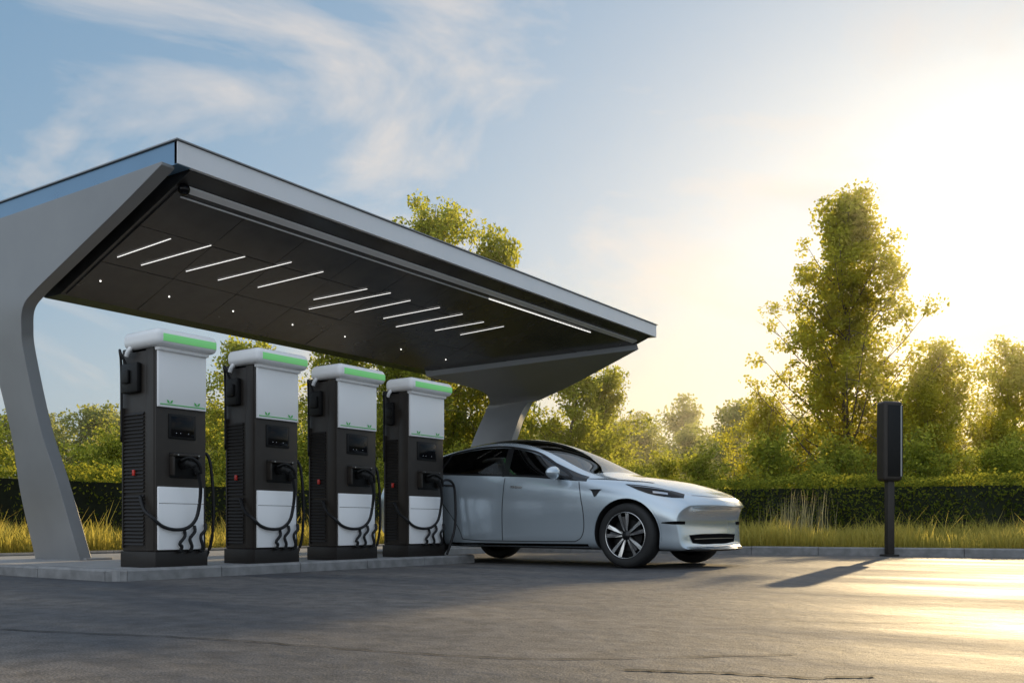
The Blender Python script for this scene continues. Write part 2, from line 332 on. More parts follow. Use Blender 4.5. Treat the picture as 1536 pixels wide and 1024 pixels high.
# ------------------------------------------------------------ chargers
def charger(yp,Wd,D,idx):
    e=empty('ev_charging_station',(-7.1,yp,.09))
    box('plinth',(-D-.01,-.01,0),(.012,Wd+.01,.14),M_dark2,e,.006)
    box('cabinet',(-D,0,.14),(0,Wd,1.92),M_dark,e,.012)
    box('front_corner_trim',(-.13,-.006,.15),(-.02,0.0,1.9),M_dark,e,.002)
    for s,y in ((-1,0),(1,Wd)):
        parts=[]
        for z0,z1,st in ((.2,.62,.032),(.66,1.36,.032)):
            z=z0
            while z<z1:
                x0,x1=-D+.05,-.16
                V=[(x0,y,z),(x1,y,z),(x1,y,z+.02),(x0,y,z+.02),(x0,y+s*.018,z-.004),(x1,y+s*.018,z-.004),(x1,y+s*.004,z+.018),(x0,y+s*.004,z+.018)]
                parts.append((V,[(4,5,6,7),(0,1,5,4),(3,2,6,7),(0,3,7,4),(1,2,6,5)])); z+=st
        V,F=merge(parts); mesh_obj('louvres',V,F,M_dark2,e)
        box('louvre_frame',(-D+.03,min(y+s*.02,y-s*.001),.17),(-D+.045,max(y+s*.02,y-s*.001),1.40),M_dark,e)
    box('side_module',(-D+.06,-.05,1.52),(-.20,.002,1.78),M_black,e,.015)
    box('side_latch',(-D+.10,-.075,1.60),(-D+.2,-.05,1.72),M_black,e,.01)
    tube('side_cable',[(-D+.12,-.03,1.76),(-D+.10,-.07,1.86),(-D+.06,-.06,1.90),(-D+.03,-.03,1.82),(-D+.03,-.025,1.6),(-D+.03,-.025,1.1)],.011,M_rubber,e)
    box('red_switch',(-D*.62,-.026,.80),(-D*.62+.03,-.010,.85),M_red,e,.003)
    box('header',(-D*.82,-.06,1.895),(.11,Wd+.06,2.045),M_white,e,.058,6)
    box('header_lip',(-D*.7,.0,1.865),(.05,Wd+.0,1.92),M_white,e,.012)
    box('header_green',(.098,.0,1.935),(.1125,Wd+.03,2.0),M_greenled,e,.006)
    tube('header_hose',[(-D*.6,-.02,1.93),(-D*.65,-.05,1.88),(-D*.7,-.05,1.84)],.02,M_white,e)
    box('upper_panel',(-.03,.012,1.385),(.022,Wd-.012,1.90),M_white,e,.006)
    box('green_line',(.0225,.03,1.405),(.0255,Wd-.03,1.414),M_green,e)
    lv=[]
    for f in (.24,.78):
        for q in (-1,1):
            c=Vector((.0262,Wd*f+q*.015,1.434)); 
            V=[c+Vector((0,-q*.015,-.014)),c+Vector((0,q*.007,-.010)),c+Vector((0,q*.017,.017)),c+Vector((0,-q*.005,.010))]
            lv.append((V,[(0,1,2,3)]))
    V,F=merge(lv); mesh_obj('leaf_logo',V,F,M_green,e)
    box('screen_bezel',(-.01,Wd*.24,1.12),(.012,Wd*.78,1.335),M_black,e,.008)
    box('screen',(.0,Wd*.28,1.14),(.0135,Wd*.74,1.315),M_screen,e,.003)
    for k in (0,1,3): box('screen_icon',(.0125,Wd*(.38+.08*k),1.168),(.0142,Wd*(.39+.08*k),1.173),M_icon,e)
    box('holster_plate',(-.01,Wd*.26,.78),(.01,Wd*.84,1.0),M_black,e,.008)
    box('holster_top',(.0,Wd*.26,.965),(.075,Wd*.80,.99),M_dark,e,.008)
    box('holster_side',(.0,Wd*.26,.80),(.06,Wd*.30,.966),M_dark,e,.006)
    box('holster_side_r',(.0,Wd*.76,.80),(.06,Wd*.80,.966),M_dark,e,.006)
    tube('plug',[(.02,Wd*.5,.90),(.10,Wd*.52,.905),(.14,Wd*.56,.88),(.15,Wd*.62,.82)],[.045]*9+[.036]*8+[.026]*8,M_black,e,12)
    tube('plug_grip',[(.06,Wd*.4,.93),(.13,Wd*.5,.955),(.17,Wd*.62,.90),(.165,Wd*.66,.82)],.014,M_black,e)
    for q in (.32,.73): 
        box('bolt',(.075,Wd*q,.972),(.079,Wd*q+.014,.984),M_grey,e)
    box('lower_panel',(-.03,.015,.155),(.018,Wd-.035,.70),M_white,e,.006)
    box('lower_panel_seam',(.0185,.02,.555),(.0195,Wd-.04,.559),M_dark,e)
    tube('cable_loop',[(.15,Wd*.62,.84),(.13,Wd*.70,.7),(.10,Wd*.72,.55),(.09,Wd*.66,.42),(.07,Wd*.52,.345),(.05,Wd*.3,.33),(.035,Wd*.08,.36),(.01,-.035,.43),(-.09,-.05,.5),(-.18,-.03,.62)],.0155,M_rubber,e)
    for k,f in enumerate((.42,.62,.84)):
        h=(.30,.34,.36)[k]
        tube('hose',[(.03,Wd*(f+.10),h+.02),(.055,Wd*(f+.07),h-.03),(.05,Wd*(f-.02),h-.09),(.05,Wd*(f+.02),.18),(.03,Wd*f,.13)],.0145,M_rubber,e)
        box('hose_clip',(.018,Wd*f-.02,.135),(.06,Wd*f+.02,.15),M_black,e,.004)
    if idx<3:
        tube('side_loop',[(-.12,Wd-.005,1.02),(-.10,Wd+.05,1.03),(-.06,Wd+.09,.93),(-.04,Wd+.11,.55),(-.05,Wd+.10,.25),(-.08,Wd+.07,.1),(-.14,Wd+.06,.02)],.0145,M_rubber,e)
    else:
        tube('side_loop',[(.15,Wd*.6,.85),(.15,Wd*.8,.90),(.14,Wd+.02,.84),(.15,Wd+.04,.6),(.15,Wd+.03,.35),(.13,Wd-.02,.16),(.10,Wd-.06,.02)],.0155,M_rubber,e)
for i,(y,wd,D) in enumerate(((4.75,.51,.50),(5.81,.53,.44),(6.87,.585,.43),(7.98,.63,.38))): charger(y,wd,D,i)
# ------------------------------------------------------------ car
P_paint,nt,b=newmat('car_paint')
b.inputs['Base Color'].default_value=(.54,.62,.68,1); b.inputs['Metallic'].default_value=.6; b.inputs['Roughness'].default_value=.26; b.inputs['Coat Weight'].default_value=1; b.inputs['Coat Roughness'].default_value=.02
g=bpy.data.materials.new('car_glass'); g.use_nodes=True; nt=g.node_tree; nt.nodes.clear()
t=nt.nodes.new('ShaderNodeBsdfTransparent'); t.inputs['Color'].default_value=(.20,.23,.24,1); gl=nt.nodes.new('ShaderNodeBsdfGlossy'); gl.inputs['Roughness'].default_value=.01
gl.inputs['Color'].default_value=(.9,.93,.95,1)
fr=nt.nodes.new('ShaderNodeFresnel'); fr.inputs['IOR'].default_value=1.65; ms=nt.nodes.new('ShaderNodeMixShader'); o=nt.nodes.new('ShaderNodeOutputMaterial')
nt.links.new(fr.outputs[0],ms.inputs[0]); nt.links.new(t.outputs[0],ms.inputs[1]); nt.links.new(gl.outputs[0],ms.inputs[2]); nt.links.new(ms.outputs[0],o.inputs['Surface'])
M_glass=g
M_trim=pmat('car_trim',(.008,.008,.009),.35,coat=.15,spec=.3)
M_under=pmat('car_underbody',(.01,.01,.01),.8)
M_int=pmat('car_interior',(.03,.03,.032),.7)
M_lamp=pmat('headlamp_glass',(.008,.009,.010),.12,coat=.15,spec=.3)
M_lamp2=pmat('headlamp_reflector',(.5,.52,.54),.2,metal=1)
M_tyre=pmat('tyre',(.016,.016,.016),.75,bump=.2,bscale=60)
M_rim=pmat('rim_black',(.010,.010,.011),.3,metal=.3,coat=.3)
M_alloy=pmat('rim_alloy',(.66,.66,.66),.25,metal=1)
car=empty('parked_car',(-4.73,9.665,.004))
xs=[-3.85,-3.80,-3.7,-3.5,-3.2,-2.875,-2.5,-2.1,-1.75,-1.4,-1.05,-.75,-.5,-.3,0,.3,.55,.7,.79,.825,.845]
def T(tab): 
    k=sorted(tab); return lambda x: float(np.interp(x,k,[tab[q] for q in k]))
zb=T({-3.85:.45,-3.8:.34,-3.7:.28,-3.2:.22,-2.5:.19,.5:.175,.79:.175,.845:.20})
wm=T({-3.85:.80,-3.8:.85,-3.7:.885,-3.2:.925,-2.875:.935,-2.3:.92,-1.4:.918,-.4:.925,0:.93,.3:.925,.55:.91,.7:.90,.79:.885,.845:.84})
zs=T({-3.85:.85,-3.8:.96,-3.7:1.03,-3.5:1.07,-3.2:1.09,-2.5:1.075,-1.75:1.03,-1.05:.985,-.5:.95,-.3:.94,0:.92,.3:.88,.55:.825,.7:.77,.79:.71,.845:.63})
wb=T({-3.85:.66,-3.7:.78,-3.2:.815,-2.5:.845,-1.75:.865,-1.05:.865,-.5:.85,0:.835,.3:.82,.55:.80,.7:.78,.845:.74})
zt=T({-3.85:.88,-3.8:1.01,-3.7:1.10,-3.5:1.16,-3.2:1.27,-2.875:1.385,-2.5:1.475,-2.1:1.525,-1.75:1.53,-1.4:1.48,-1.05:1.345,-.75:1.185,-.5:1.055,-.3:1.02,0:.985,.3:.93,.55:.86,.7:.80,.79:.74,.845:.655})
zr=T({-3.5:1.09,-3.2:1.17,-2.875:1.265,-2.5:1.35,-2.1:1.40,-1.75:1.40,-1.4:1.345,-1.05:1.205,-.75:1.065,-.5:.97})
wr=T({-3.5:.71,-3.2:.67,-2.5:.635,-2.1:.625,-1.4:.64,-1.05:.70,-.75:.765,-.5:.81})
def half(x):
    b0,w_,s,ws,t=zb(x),wm(x),zs(x),wb(x),zt(x); h=s-b0
    P=[(0,b0),(w_*.6,b0),(w_-.09,b0+.005),(w_-.035,b0+.09*min(1,h/.8)),(w_-.03,b0+.33*h),(w_-.002,b0+.60*h),(w_-.012,b0+.83*h),(ws,s)]
    if -3.55<x<-.45:
        r,rz=wr(x),zr(x)
        P+=[((ws+r)/2+.012,(s+rz)/2),(r,rz),(r-.055,min(rz+.04,t-.012)),((r-.055)*.55,rz+.04+(t-rz-.04)*.75),(0,t)]
    else:
        P+=[(ws-.05,s+(t-s)*.15),(ws-.12,s+(t-s)*.32),(ws-.2,s+(t-s)*.5),(ws*.42,s+(t-s)*.85),(0,t)]
    return P
def sm(t): t=min(1,max(0,t)); return t*t*(3-2*t)
def warp(x,y):
    a=(abs(y)/.93)**2.6
    return x-.34*a*sm((x+.25)/1.05)+.27*a*sm((-3.0-x)/.85)
NP=13; V=[];F=[];MI=[]
for x in xs:
    P=half(x)
    for y,z in P: V.append((warp(x,y),-y,z))
    for y,z in P[1:-1][::-1]: V.append((warp(x,y),y,z))
RN=2*NP-2
def mi(x0,x1,j):
    jj=j if j<NP-1 else RN-1-j
    xm=(x0+x1)/2
    if jj in (7,8) and -3.2<xm<-.62: return 1
    if jj in (10,11) and -3.5<xm<-.5: return 1
    if jj<=1: return 2
    return 0
for i in range(len(xs)-1):
    for j in range(RN):
        j2=(j+1)%RN; F.append((i*RN+j,i*RN+j2,(i+1)*RN+j2,(i+1)*RN+j)); MI.append(mi(xs[i],xs[i+1],j))
for base in (0,(len(xs)-1)*RN):
    for j in range(NP-1):
        l0,l1=base+j,base+j+1; r0=base+(RN-j)%RN; r1=base+(RN-j-1)%RN
        q=[l0,l1,r1,r0]; q=list(dict.fromkeys(q)); F.append(tuple(q)); MI.append(0)
body=mesh_obj('body',V,F,[P_paint,M_glass,M_under],None,True)
body.data.polygons.foreach_set('material_index',MI)
bm=bmesh.new(); bm.from_mesh(body.data); bmesh.ops.recalc_face_normals(bm,faces=bm.faces); bm.to_mesh(body.data); bm.free()
ss=body.modifiers.new('s','SUBSURF'); ss.levels=3; ss.render_levels=3
bpy.context.view_layer.update(); dg=bpy.context.evaluated_depsgraph_get()
bvh=BVHTree.FromObject(body,dg)
cut=[]
for cx in (0,-2.875):
    for s in (-1,1):
        VV,FF=lathe([(0,-.25),(.385,-.25),(.385,.25),(0,.25)],56)
        c=mesh_obj('cut',VV,FF,[P_paint,M_glass,M_under]); c.location=(cx,s*.89,.352)
        bm=bmesh.new(); bm.from_mesh(c.data); bmesh.ops.remove_doubles(bm,verts=bm.verts,dist=1e-5); bmesh.ops.dissolve_degenerate(bm,dist=1e-6,edges=bm.edges); bmesh.ops.recalc_face_normals(bm,faces=bm.faces)
        for f in bm.faces: f.material_index=2
        bm.to_mesh(c.data); bm.free()
        mo=body.modifiers.new('b','BOOLEAN'); mo.operation='DIFFERENCE'; mo.object=c; mo.solver='EXACT'; cut.append(c)
bpy.context.view_layer.update(); dg=bpy.context.evaluated_depsgraph_get()
nm=bpy.data.meshes.new_from_object(body.evaluated_get(dg)); body.modifiers.clear(); body.data=nm
for c in cut: bpy.data.objects.remove(c)
nm.polygons.foreach_set('use_smooth',[True]*len(nm.polygons)); nm.set_sharp_from_angle(angle=R(35)); body.parent=car
def cast(o,d):
    h=bvh.ray_cast(Vector(o),Vector(d).normalized()); return (h[0],h[1]) if h[0] is not None else (None,None)
def sideproj(p,off=.002):
    h,n_=cast((p[0],-3,p[1]),(0,1,0))
    if h is None: return None
    if n_.y>0: n_=-n_
    q=h+n_*off; return (q.x,q.y,q.z)
def seam(name,P,wd,mat,off=.002,n=10,sub=1):
    P=[(p[0],0,p[1]) for p in P]; P=catmull(P,n); parts=[]
    for s in (-1,1):
        V=[];F=[];ok=0
        for i,p in enumerate(P):
            t=P[min(i+1,len(P)-1)]-P[max(i-1,0)]; t/=np.linalg.norm(t)+1e-9; nn=np.array([-t[2],0,t[0]])
            row=[]
            for k in range(sub+1):
                q=p+nn*wd*(k/sub-.5); r=sideproj((q[0],q[2]),off)
                if r is None: row=None; break
                row.append((r[0],r[1]*(1 if s<0 else -1),r[2]))
            if row is None: continue
            V+=row; ok+=1
            if ok>1:
                o=(ok-2)*(sub+1)
                for k in range(sub): F.append((o+k,o+sub+1+k,o+sub+2+k,o+k+1))
        parts.append((V,F))
    V,F=merge(parts); return mesh_obj(name,V,F,mat,car,True)
def patch(name,A,B,d,mat,off=.003,n=8,m=6,both=False):   # 3D guide lines projected along d
    A=catmull(A,n); B=catmull(B,n)
    V=[];F=[]; d=Vector(d).normalized()
    for a,b_ in zip(A,B):
        for k in range(m+1):
            q=Vector(a+(b_-a)*k/m); h,n_=cast(q-d*1.5,d)
            if h is None: h=q; n_=-d
            if n_.dot(d)>0: n_=-n_
            V.append(h+n_*off)
    for i in range(len(A)-1):
        for k in range(m): F.append((i*(m+1)+k,i*(m+1)+k+1,(i+1)*(m+1)+k+1,(i+1)*(m+1)+k))
    parts=[(V,F)]
    if both: parts.append(([Vector((v.x,-v.y,v.z)) for v in V],F))
    V,F=merge(parts); return mesh_obj(name,V,F,mat,car,True)
M_seam=M_gap
seam('door_front_edge',[(-.60,.93),(-.56,.8),(-.52,.6),(-.52,.42),(-.56,.32),(-.64,.275)],.009,M_seam)
seam('door_sill',[(-.64,.275),(-1.1,.272),(-1.6,.272),(-2.0,.275),(-2.22,.29)],.009,M_seam)
seam('door_mid_edge',[(-1.60,1.0),(-1.60,.8),(-1.62,.55),(-1.63,.28)],.009,M_seam)
seam('door_rear_edge',[(-2.72,1.05),(-2.66,.92),(-2.50,.72),(-2.36,.55),(-2.26,.4),(-2.22,.29)],.009,M_seam)
seam('b_pillar',[(-1.60,1.02),(-1.62,1.15),(-1.66,1.36)],.085,M_trim,.003,sub=3)
seam('c_pillar',[(-2.62,1.06),(-2.60,1.15),(-2.56,1.31)],.04,M_trim,.003,sub=2)
seam('belt_trim',[(-.70,.985),(-1.05,1.0),(-1.6,1.03),(-2.2,1.06),(-2.7,1.085),(-3.05,1.10)],.022,M_trim,.003)
seam('quarter_trim',[(-.70,.985),(-.80,1.05),(-.95,1.13),(-1.2,1.26),(-1.4,1.325),(-1.75,1.382),(-2.1,1.385),(-2.5,1.34),(-2.85,1.26),(-3.05,1.19),(-3.12,1.12)],.022,M_trim,.004)
seam('side_skirt',[(-.48,.225),(-1.3,.222),(-2.2,.222),(-2.42,.23)],.05,M_matte,.002,sub=2)
seam('handle_front',[(-1.34,.885),(-1.50,.895)],.024,M_alloy,.007)
seam('handle_rear',[(-2.34,.925),(-2.50,.935)],.024,M_alloy,.007)
seam('hood_seam',[(-.52,.965),(-.2,.945),(.05,.925),(.2,.905)],.007,M_seam,.001)
patch('fender_badge',[(-.47,-.9,.845),(-.38,-.9,.843),(-.29,-.9,.84)],[(-.42,-.9,.84),(-.375,-.9,.76),(-.31,-.9,.835)],(0,1,0),M_trim,.004,both=True)
for cx in (0,-2.875):
    P=[(cx+.395*math.cos(a),.352+.395*math.sin(a)) for a in np.linspace(R(-12),R(192),15)]
    seam('arch_lip',P,.016,P_paint,.006,n=4)
hd=(-.55,.8,-.2)
patch('headlamp',[(.0,-.90,.905),(.16,-.87,.888),(.34,-.80,.85),(.48,-.71,.805),(.55,-.64,.77)],[(.03,-.90,.89),(.15,-.88,.825),(.29,-.83,.765),(.44,-.75,.73),(.54,-.66,.72)],hd,M_lamp,.004,both=True)
patch('headlamp_drl',[(.06,-.90,.888),(.19,-.87,.870),(.33,-.80,.838),(.44,-.735,.808)],[(.06,-.90,.884),(.187,-.87,.864),(.327,-.80,.832),(.437,-.735,.803)],hd,M_lamp2,.007,m=2,both=True)
patch('headlamp_lens',[(.28,-.83,.81),(.35,-.79,.795),(.41,-.755,.78)],[(.28,-.83,.785),(.35,-.79,.770),(.41,-.755,.757)],hd,M_lamp2,.006,m=3,both=True)
patch('lower_intake',[(.8,-.62,.350),(.84,-.3,.36),(.84,0,.36),(.84,.3,.36),(.8,.62,.350)],[(.8,-.56,.265),(.84,-.3,.25),(.84,0,.25),(.84,.3,.25),(.8,.56,.265)],(-1,0,0),M_matte,.004)
patch('side_intake',[(.38,-.84,.485),(.48,-.78,.495),(.58,-.69,.495)],[(.37,-.84,.475),(.48,-.78,.462),(.58,-.69,.462)],(-.6,.8,0),M_matte,.004,both=True)
patch('intake_bar',[(.8,-.52,.31),(.84,0,.313),(.8,.52,.31)],[(.8,-.52,.303),(.84,0,.305),(.8,.52,.303)],(-1,0,0),M_grey,.01)
patch('frunk_seam',[(.62,-.60,.9),(.72,-.35,.9),(.755,0,.9),(.72,.35,.9),(.62,.60,.9)],[(.613,-.60,.9),(.713,-.35,.9),(.748,0,.9),(.713,.35,.9),(.613,.60,.9)],(0,0,-1),M_seam,.001,m=1)
for s in (-1,1):
    bm=bmesh.new(); bmesh.ops.create_uvsphere(bm,u_segments=24,v_segments=14,radius=1)
    for v in bm.verts:
        c=v.co; x=c.x*.075*(1 if c.x>0 else .45); v.co=Vector((-.86+x-.02*abs(c.y),s*(.985+c.y*.115),1.035+c.z*.072*(1-.15*c.y)))
    me=bpy.data.meshes.new('mirror'); bm.to_mesh(me); bm.free(); me.materials.append(P_paint); me.polygons.foreach_set('use_smooth',[True]*len(me.polygons))
    link(bpy.data.objects.new('mirror',me),car)
    tube('mirror_stalk',[(-.86,s*.84,.975),(-.865,s*.89,.985),(-.865,s*.95,1.0)],.018,M_trim,car)
for sx in (-1.65,-2.5):
    for sy in (-.38,.38):
        box('seat_back',(sx-.10,sy-.24,.5),(sx+.04,sy+.24,1.08),M_int,car,.05,3); box('head_rest',(sx-.13,sy-.12,1.10),(sx-.03,sy+.12,1.27),M_int,car,.035,3)
box('dashboard',(-1.05,-.72,.75),(-.75,.72,.965),M_int,car,.04)
VV,FF=lathe([(.17,-.012),(.185,0),(.17,.012),(.158,0),(.17,-.012)],32); sw=mesh_obj('steering_wheel',VV,FF,M_int,car,True); sw.location=(-1.18,.38,.98); sw.rotation_euler=(0,0,R(90))
box('floor_pan',(-3.4,-.6,.24),(.3,.6,.30),M_under,car)
def wheel(x,s,steer=0):
    e=bpy.data.objects.new('wheel',None); link(e,car); e.location=(x,s*.80,.346); e.rotation_euler=(0,0,steer)
    if s>0: e.rotation_euler=(0,0,math.pi+steer)
    ty=[(.245,.10),(.27,.115),(.31,.118),(.335,.10),(.343,.07),(.3465,.03),(.3465,-.03),(.343,-.07),(.335,-.10),(.31,-.118),(.27,-.115),(.247,-.102),(.242,-.09)]
    V,F=lathe(ty,72); mesh_obj('tyre',V,F,M_tyre,e,True)
    for yy in (-.045,-.015,.015,.045):
        V,F=lathe([(.3473,yy-.003),(.3476,yy),(.3473,yy+.003)],60); mesh_obj('groove',V,F,M_gap,e)
    V,F=lathe([(.252,-.104),(.244,-.108),(.236,-.100),(.228,-.08),(.222,.0),(.23,.09),(.25,.10)],72); mesh_obj('rim',V,F,M_rim,e,True)
    V,F=lathe([(.2485,-.1075),(.245,-.1105),(.2405,-.107)],72); mesh_obj('rim_lip',V,F,M_alloy,e,True)
    V,F=lathe([(0,-.03),(.165,-.03),(.165,-.01),(0,-.01)],48); mesh_obj('brake_disc',V,F,M_under,e)
    V,F=lathe([(0,.02),(.225,.02)],32); mesh_obj('inner_shadow',V,F,M_under,e)
    V,F=lathe([(0,-.095),(.025,-.094),(.033,-.088),(.05,-.082),(.058,-.06),(.06,-.03)],40); mesh_obj('hub',V,F,M_rim,e,True)
    parts=[];pb=[]
    for k in range(5):
        a0=2*math.pi*k/5+math.pi/2+.12
        for q in (-1,1):
            def pt(r,da,y): a=a0+da; return (r*math.cos(a),y,r*math.sin(a))
            r0,r1=.052,.241
            ia,ib=q*.10,q*.48; oa,ob_=q*.13,q*.30
            Vs=[pt(r0,ia,-.083),pt(r0,ib,-.083),pt(.15,q*.12,-.096),pt(.15,q*.34,-.090),pt(r1,oa,-.102),pt(r1,ob_,-.099)]
            Vb=[(v[0],v[1]+.03,v[2]) for v in Vs]
            parts.append((Vs,[(0,1,3,2),(2,3,5,4)])); pb.append((Vs+Vb,[(0,2,8,6),(2,4,10,8),(1,3,9,7),(3,5,11,9),(6,7,9,8),(8,9,11,10)]))
            pb.append(([pt(r0,0,-.075),pt(r0,ia,-.083),pt(.20,0,-.080),pt(.20,q*.12,-.094)],[(0,1,3,2)]))
    V,F=merge(parts); mesh_obj('spoke_faces',V,F,M_alloy,e); V,F=merge(pb); mesh_obj('spoke_sides',V,F,M_rim,e)
for x in (0,-2.875):
    for s in (-1,1): wheel(x,s,R(-4) if x==0 else 0)
# ------------------------------------------------------------ bollard sign
bo=empty('charger_totem',(-3.4,14.40,0),CA+R(12))
box('foot',(-.1,-.1,0),(.1,.1,.03),M_dark2,bo,.008)
box('post',(-.055,-.05,.03),(.055,.05,1.12),M_dark,bo,.012)
box('head',(-.155,-.11,1.10),(.155,.11,2.27),M_dark,bo,.05,5)
box('front_panel',(-.10,-.118,1.17),(.145,-.105,2.21),M_black,bo,.006)
box('head_edge',(.10,-.122,1.17),(.125,-.119,2.20),M_grey,bo)
# ------------------------------------------------------------ vegetation
M_bark=pmat('bark',(.14,.11,.08),.9,noise=.4,nscale=12,bump=.5,bscale=20)
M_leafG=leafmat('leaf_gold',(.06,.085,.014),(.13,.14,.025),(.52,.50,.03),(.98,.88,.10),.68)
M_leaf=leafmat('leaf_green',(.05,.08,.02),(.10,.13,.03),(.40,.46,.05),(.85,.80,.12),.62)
M_leafD=leafmat('leaf_distant',(.06,.10,.04),(.11,.15,.055),(.38,.44,.09),(.72,.68,.14),.58,.25)
M_hedge=leafmat('hedge_leaf',(.045,.07,.018),(.09,.13,.028),(.30,.33,.04),(.72,.68,.08),.52,1.5)
M_blade=leafmat('grass_blade',(.11,.11,.03),(.25,.21,.06),(.58,.52,.09),(.95,.80,.22),.6,.8)
M_reed=leafmat('reed',(.30,.28,.14),(.45,.40,.22),(.6,.5,.25),(.8,.7,.4),.5,.8)
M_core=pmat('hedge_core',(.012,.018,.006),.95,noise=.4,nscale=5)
def tree_mesh(name,H,prof,nl,nleaf,lsize,trunk_r,z0=.2,spread=.38,mat=None,seed=1):
    global rng
    rng=np.random.default_rng(seed); rd=random.Random(seed)
    hz,rz=zip(*prof); parts=[]; C=[]
    tp=[(rd.uniform(-.15,.15)*(k>0),rd.uniform(-.15,.15)*(k>0),H*.97*k/7) for k in range(8)]; tpc=catmull(tp,4)
    parts.append(tube_geo(tpc,[trunk_r*(1-.95*i/(len(tpc)-1)) for i in range(len(tpc))],7))
    def tat(z): i=min(len(tpc)-1,max(0,int(z/H*(len(tpc)-1)))); return np.array(tpc[i])
    for k in range(nl):
        f=z0+(.97-z0)*((k+rd.random())/nl); zz=f*H; Rr=float(np.interp(f,hz,rz))*rd.choice([.55,.8,.95,1.08])
        an=k*2.4+rd.uniform(-.5,.5); st=tat(max(.1*H,zz-Rr*.75)); 
        e=np.array([math.cos(an)*Rr,math.sin(an)*Rr,zz+rd.uniform(-.2,.3)])
        mid=(st+e)/2+np.array([0,0,-.12*Rr]); bp_=catmull([st,mid,e],4); r0=trunk_r*.32*(1-f*.6)
        parts.append(tube_geo(bp_,[r0*(1-.85*i/(len(bp_)-1)) for i in range(len(bp_))],5))
        ns=6
        for q in range(ns):
            t=.25+.75*(q+rd.random()*.6)/ns; p=np.array(bp_[min(len(bp_)-1,int(t*(len(bp_)-1)))])
            d=np.array([rd.gauss(0,1),rd.gauss(0,1),rd.gauss(.35,.8)]); d/=np.linalg.norm(d); ln=.32*Rr*rd.uniform(.5,1.3)+.1
            e2=p+d*ln; parts.append(tube_geo([p,(p+e2)/2+np.array([0,0,.03]),e2],[r0*.35,r0*.25,r0*.1],4))
            C.append(p+(e2-p)*.6); C.append(e2)
        C.append(e)
    C=np.array(C); wgt=rng.uniform(.3,1.15,len(C)); pr=wgt**1.5*(rng.random(len(C))>.2); pr/=pr.sum()
    per=rng.choice(len(C),nleaf,p=pr)
    rad=spread*wgt[per]
    off=rng.normal(size=(nleaf,3)); ln=np.linalg.norm(off,axis=1); off*=(np.minimum(ln,1.9)/ln)[:,None]
    P=C[per]+off*rad[:,None]*np.array([1,1,.8])
    P[:,2]=np.maximum(P[:,2],.3)
    LV=leafquads(P,lsize)
    V,F=merge(parts)
    t=mesh_obj(name+'_wood',V,F,M_bark,None,True); l=quads(name+'_crown',LV,mat or M_leaf)
    dt,dl=t.data,l.data; bpy.data.objects.remove(t); bpy.data.objects.remove(l); return dt,dl
def place(name,data,X,Y,rz=0,sc=1,parent=None,sz=None):
    x,y=W(X,Y)
    if parent is None:
        e=empty(name,(x,y,.09),rz); e.scale=(sc,sc,sz or sc)
        for d,nm_ in zip(data,('trunk','crown')): o=link(bpy.data.objects.new(nm_,d),e)
    else:
        for d,nm_ in zip(data,('trunk','crown')):
            o=link(bpy.data.objects.new(nm_,d),parent); o.location=(x,y,.09); o.rotation_euler=(0,0,rz); o.scale=(sc,sc,sz or sc)
birch=tree_mesh('birch',12.0,[(.1,2.3),(.22,3.0),(.36,3.2),(.48,3.05),(.57,2.8),(.63,2.4),(.70,2.1),(.77,1.8),(.86,1.3),(.93,.75),(1,.1)],98,64000,.125,.17,.14,.25,M_leafG,11)
place('birch_tree',birch,11.5,32,.3)
pop=tree_mesh('poplar',11.0,[(.15,1.8),(.3,2.5),(.5,2.5),(.65,2.2),(.75,1.9),(.85,1.5),(.93,1.0),(1,.3)],70,46000,.12,.17,.15,.26,M_leaf,23)
place('birch_tree',pop,-2.5,30,1.1)
sm1=tree_mesh('small1',7.0,[(.1,1.5),(.3,2.2),(.5,2.3),(.7,1.9),(.85,1.2),(1,.3)],38,22000,.12,.11,.1,.26,M_leaf,31)
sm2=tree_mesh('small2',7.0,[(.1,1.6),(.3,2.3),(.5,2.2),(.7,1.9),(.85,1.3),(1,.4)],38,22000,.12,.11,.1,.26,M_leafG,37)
place('broadleaf_tree',sm1,-.55,29.5,.2,.95,sz=1.38)
for X,Y,rz,s in ((1.9,29,2,.85),(3.0,31,.9,.80),(-5.2,28,.4,.92),(-8.3,29,2.8,.9),(-10.6,30,4,.8),(-3.4,27,1.5,.85)):
    place('broadleaf_tree',sm1,X,Y,rz,s)
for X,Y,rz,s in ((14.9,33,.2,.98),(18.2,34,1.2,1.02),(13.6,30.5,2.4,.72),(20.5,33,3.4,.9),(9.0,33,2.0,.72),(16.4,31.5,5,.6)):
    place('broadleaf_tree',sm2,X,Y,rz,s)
d1=tree_mesh('far1',8,[(.05,2),(.3,2.9),(.55,2.9),(.75,2.2),(.9,1.3),(1,.3)],28,12000,.20,.12,.05,.38,M_leafD,41)
d2=tree_mesh('far2',8,[(.05,2.2),(.3,3.0),(.55,2.6),(.75,2.0),(.9,1.1),(1,.3)],28,12000,.20,.12,.05,.38,M_leafD,43)
row=empty('distant_trees'); rr=random.Random(5)
for k in range(34):
    X=-34+k*2.15+rr.uniform(-.7,.7); Y=44+rr.uniform(-3,7)
    s=rr.uniform(.70,.92)
    if X<-17: s*=.85
    place('t',d1 if k%2 else d2,X,Y,rr.uniform(0,6),s,row)
for k in range(26):
    X=-30+k*2.6+rr.uniform(-.7,.7); Y=60+rr.uniform(-3,7)
    place('t',d2 if k%2 else d1,X*1.3,Y,rr.uniform(0,6),rr.uniform(.9,1.12),row)
sh=tree_mesh('shrub',3.0,[(0,1.3),(.3,1.6),(.6,1.4),(.85,.9),(1,.3)],18,9000,.11,.05,.02,.28,M_leaf,51)
und=empty('shrub_thicket')
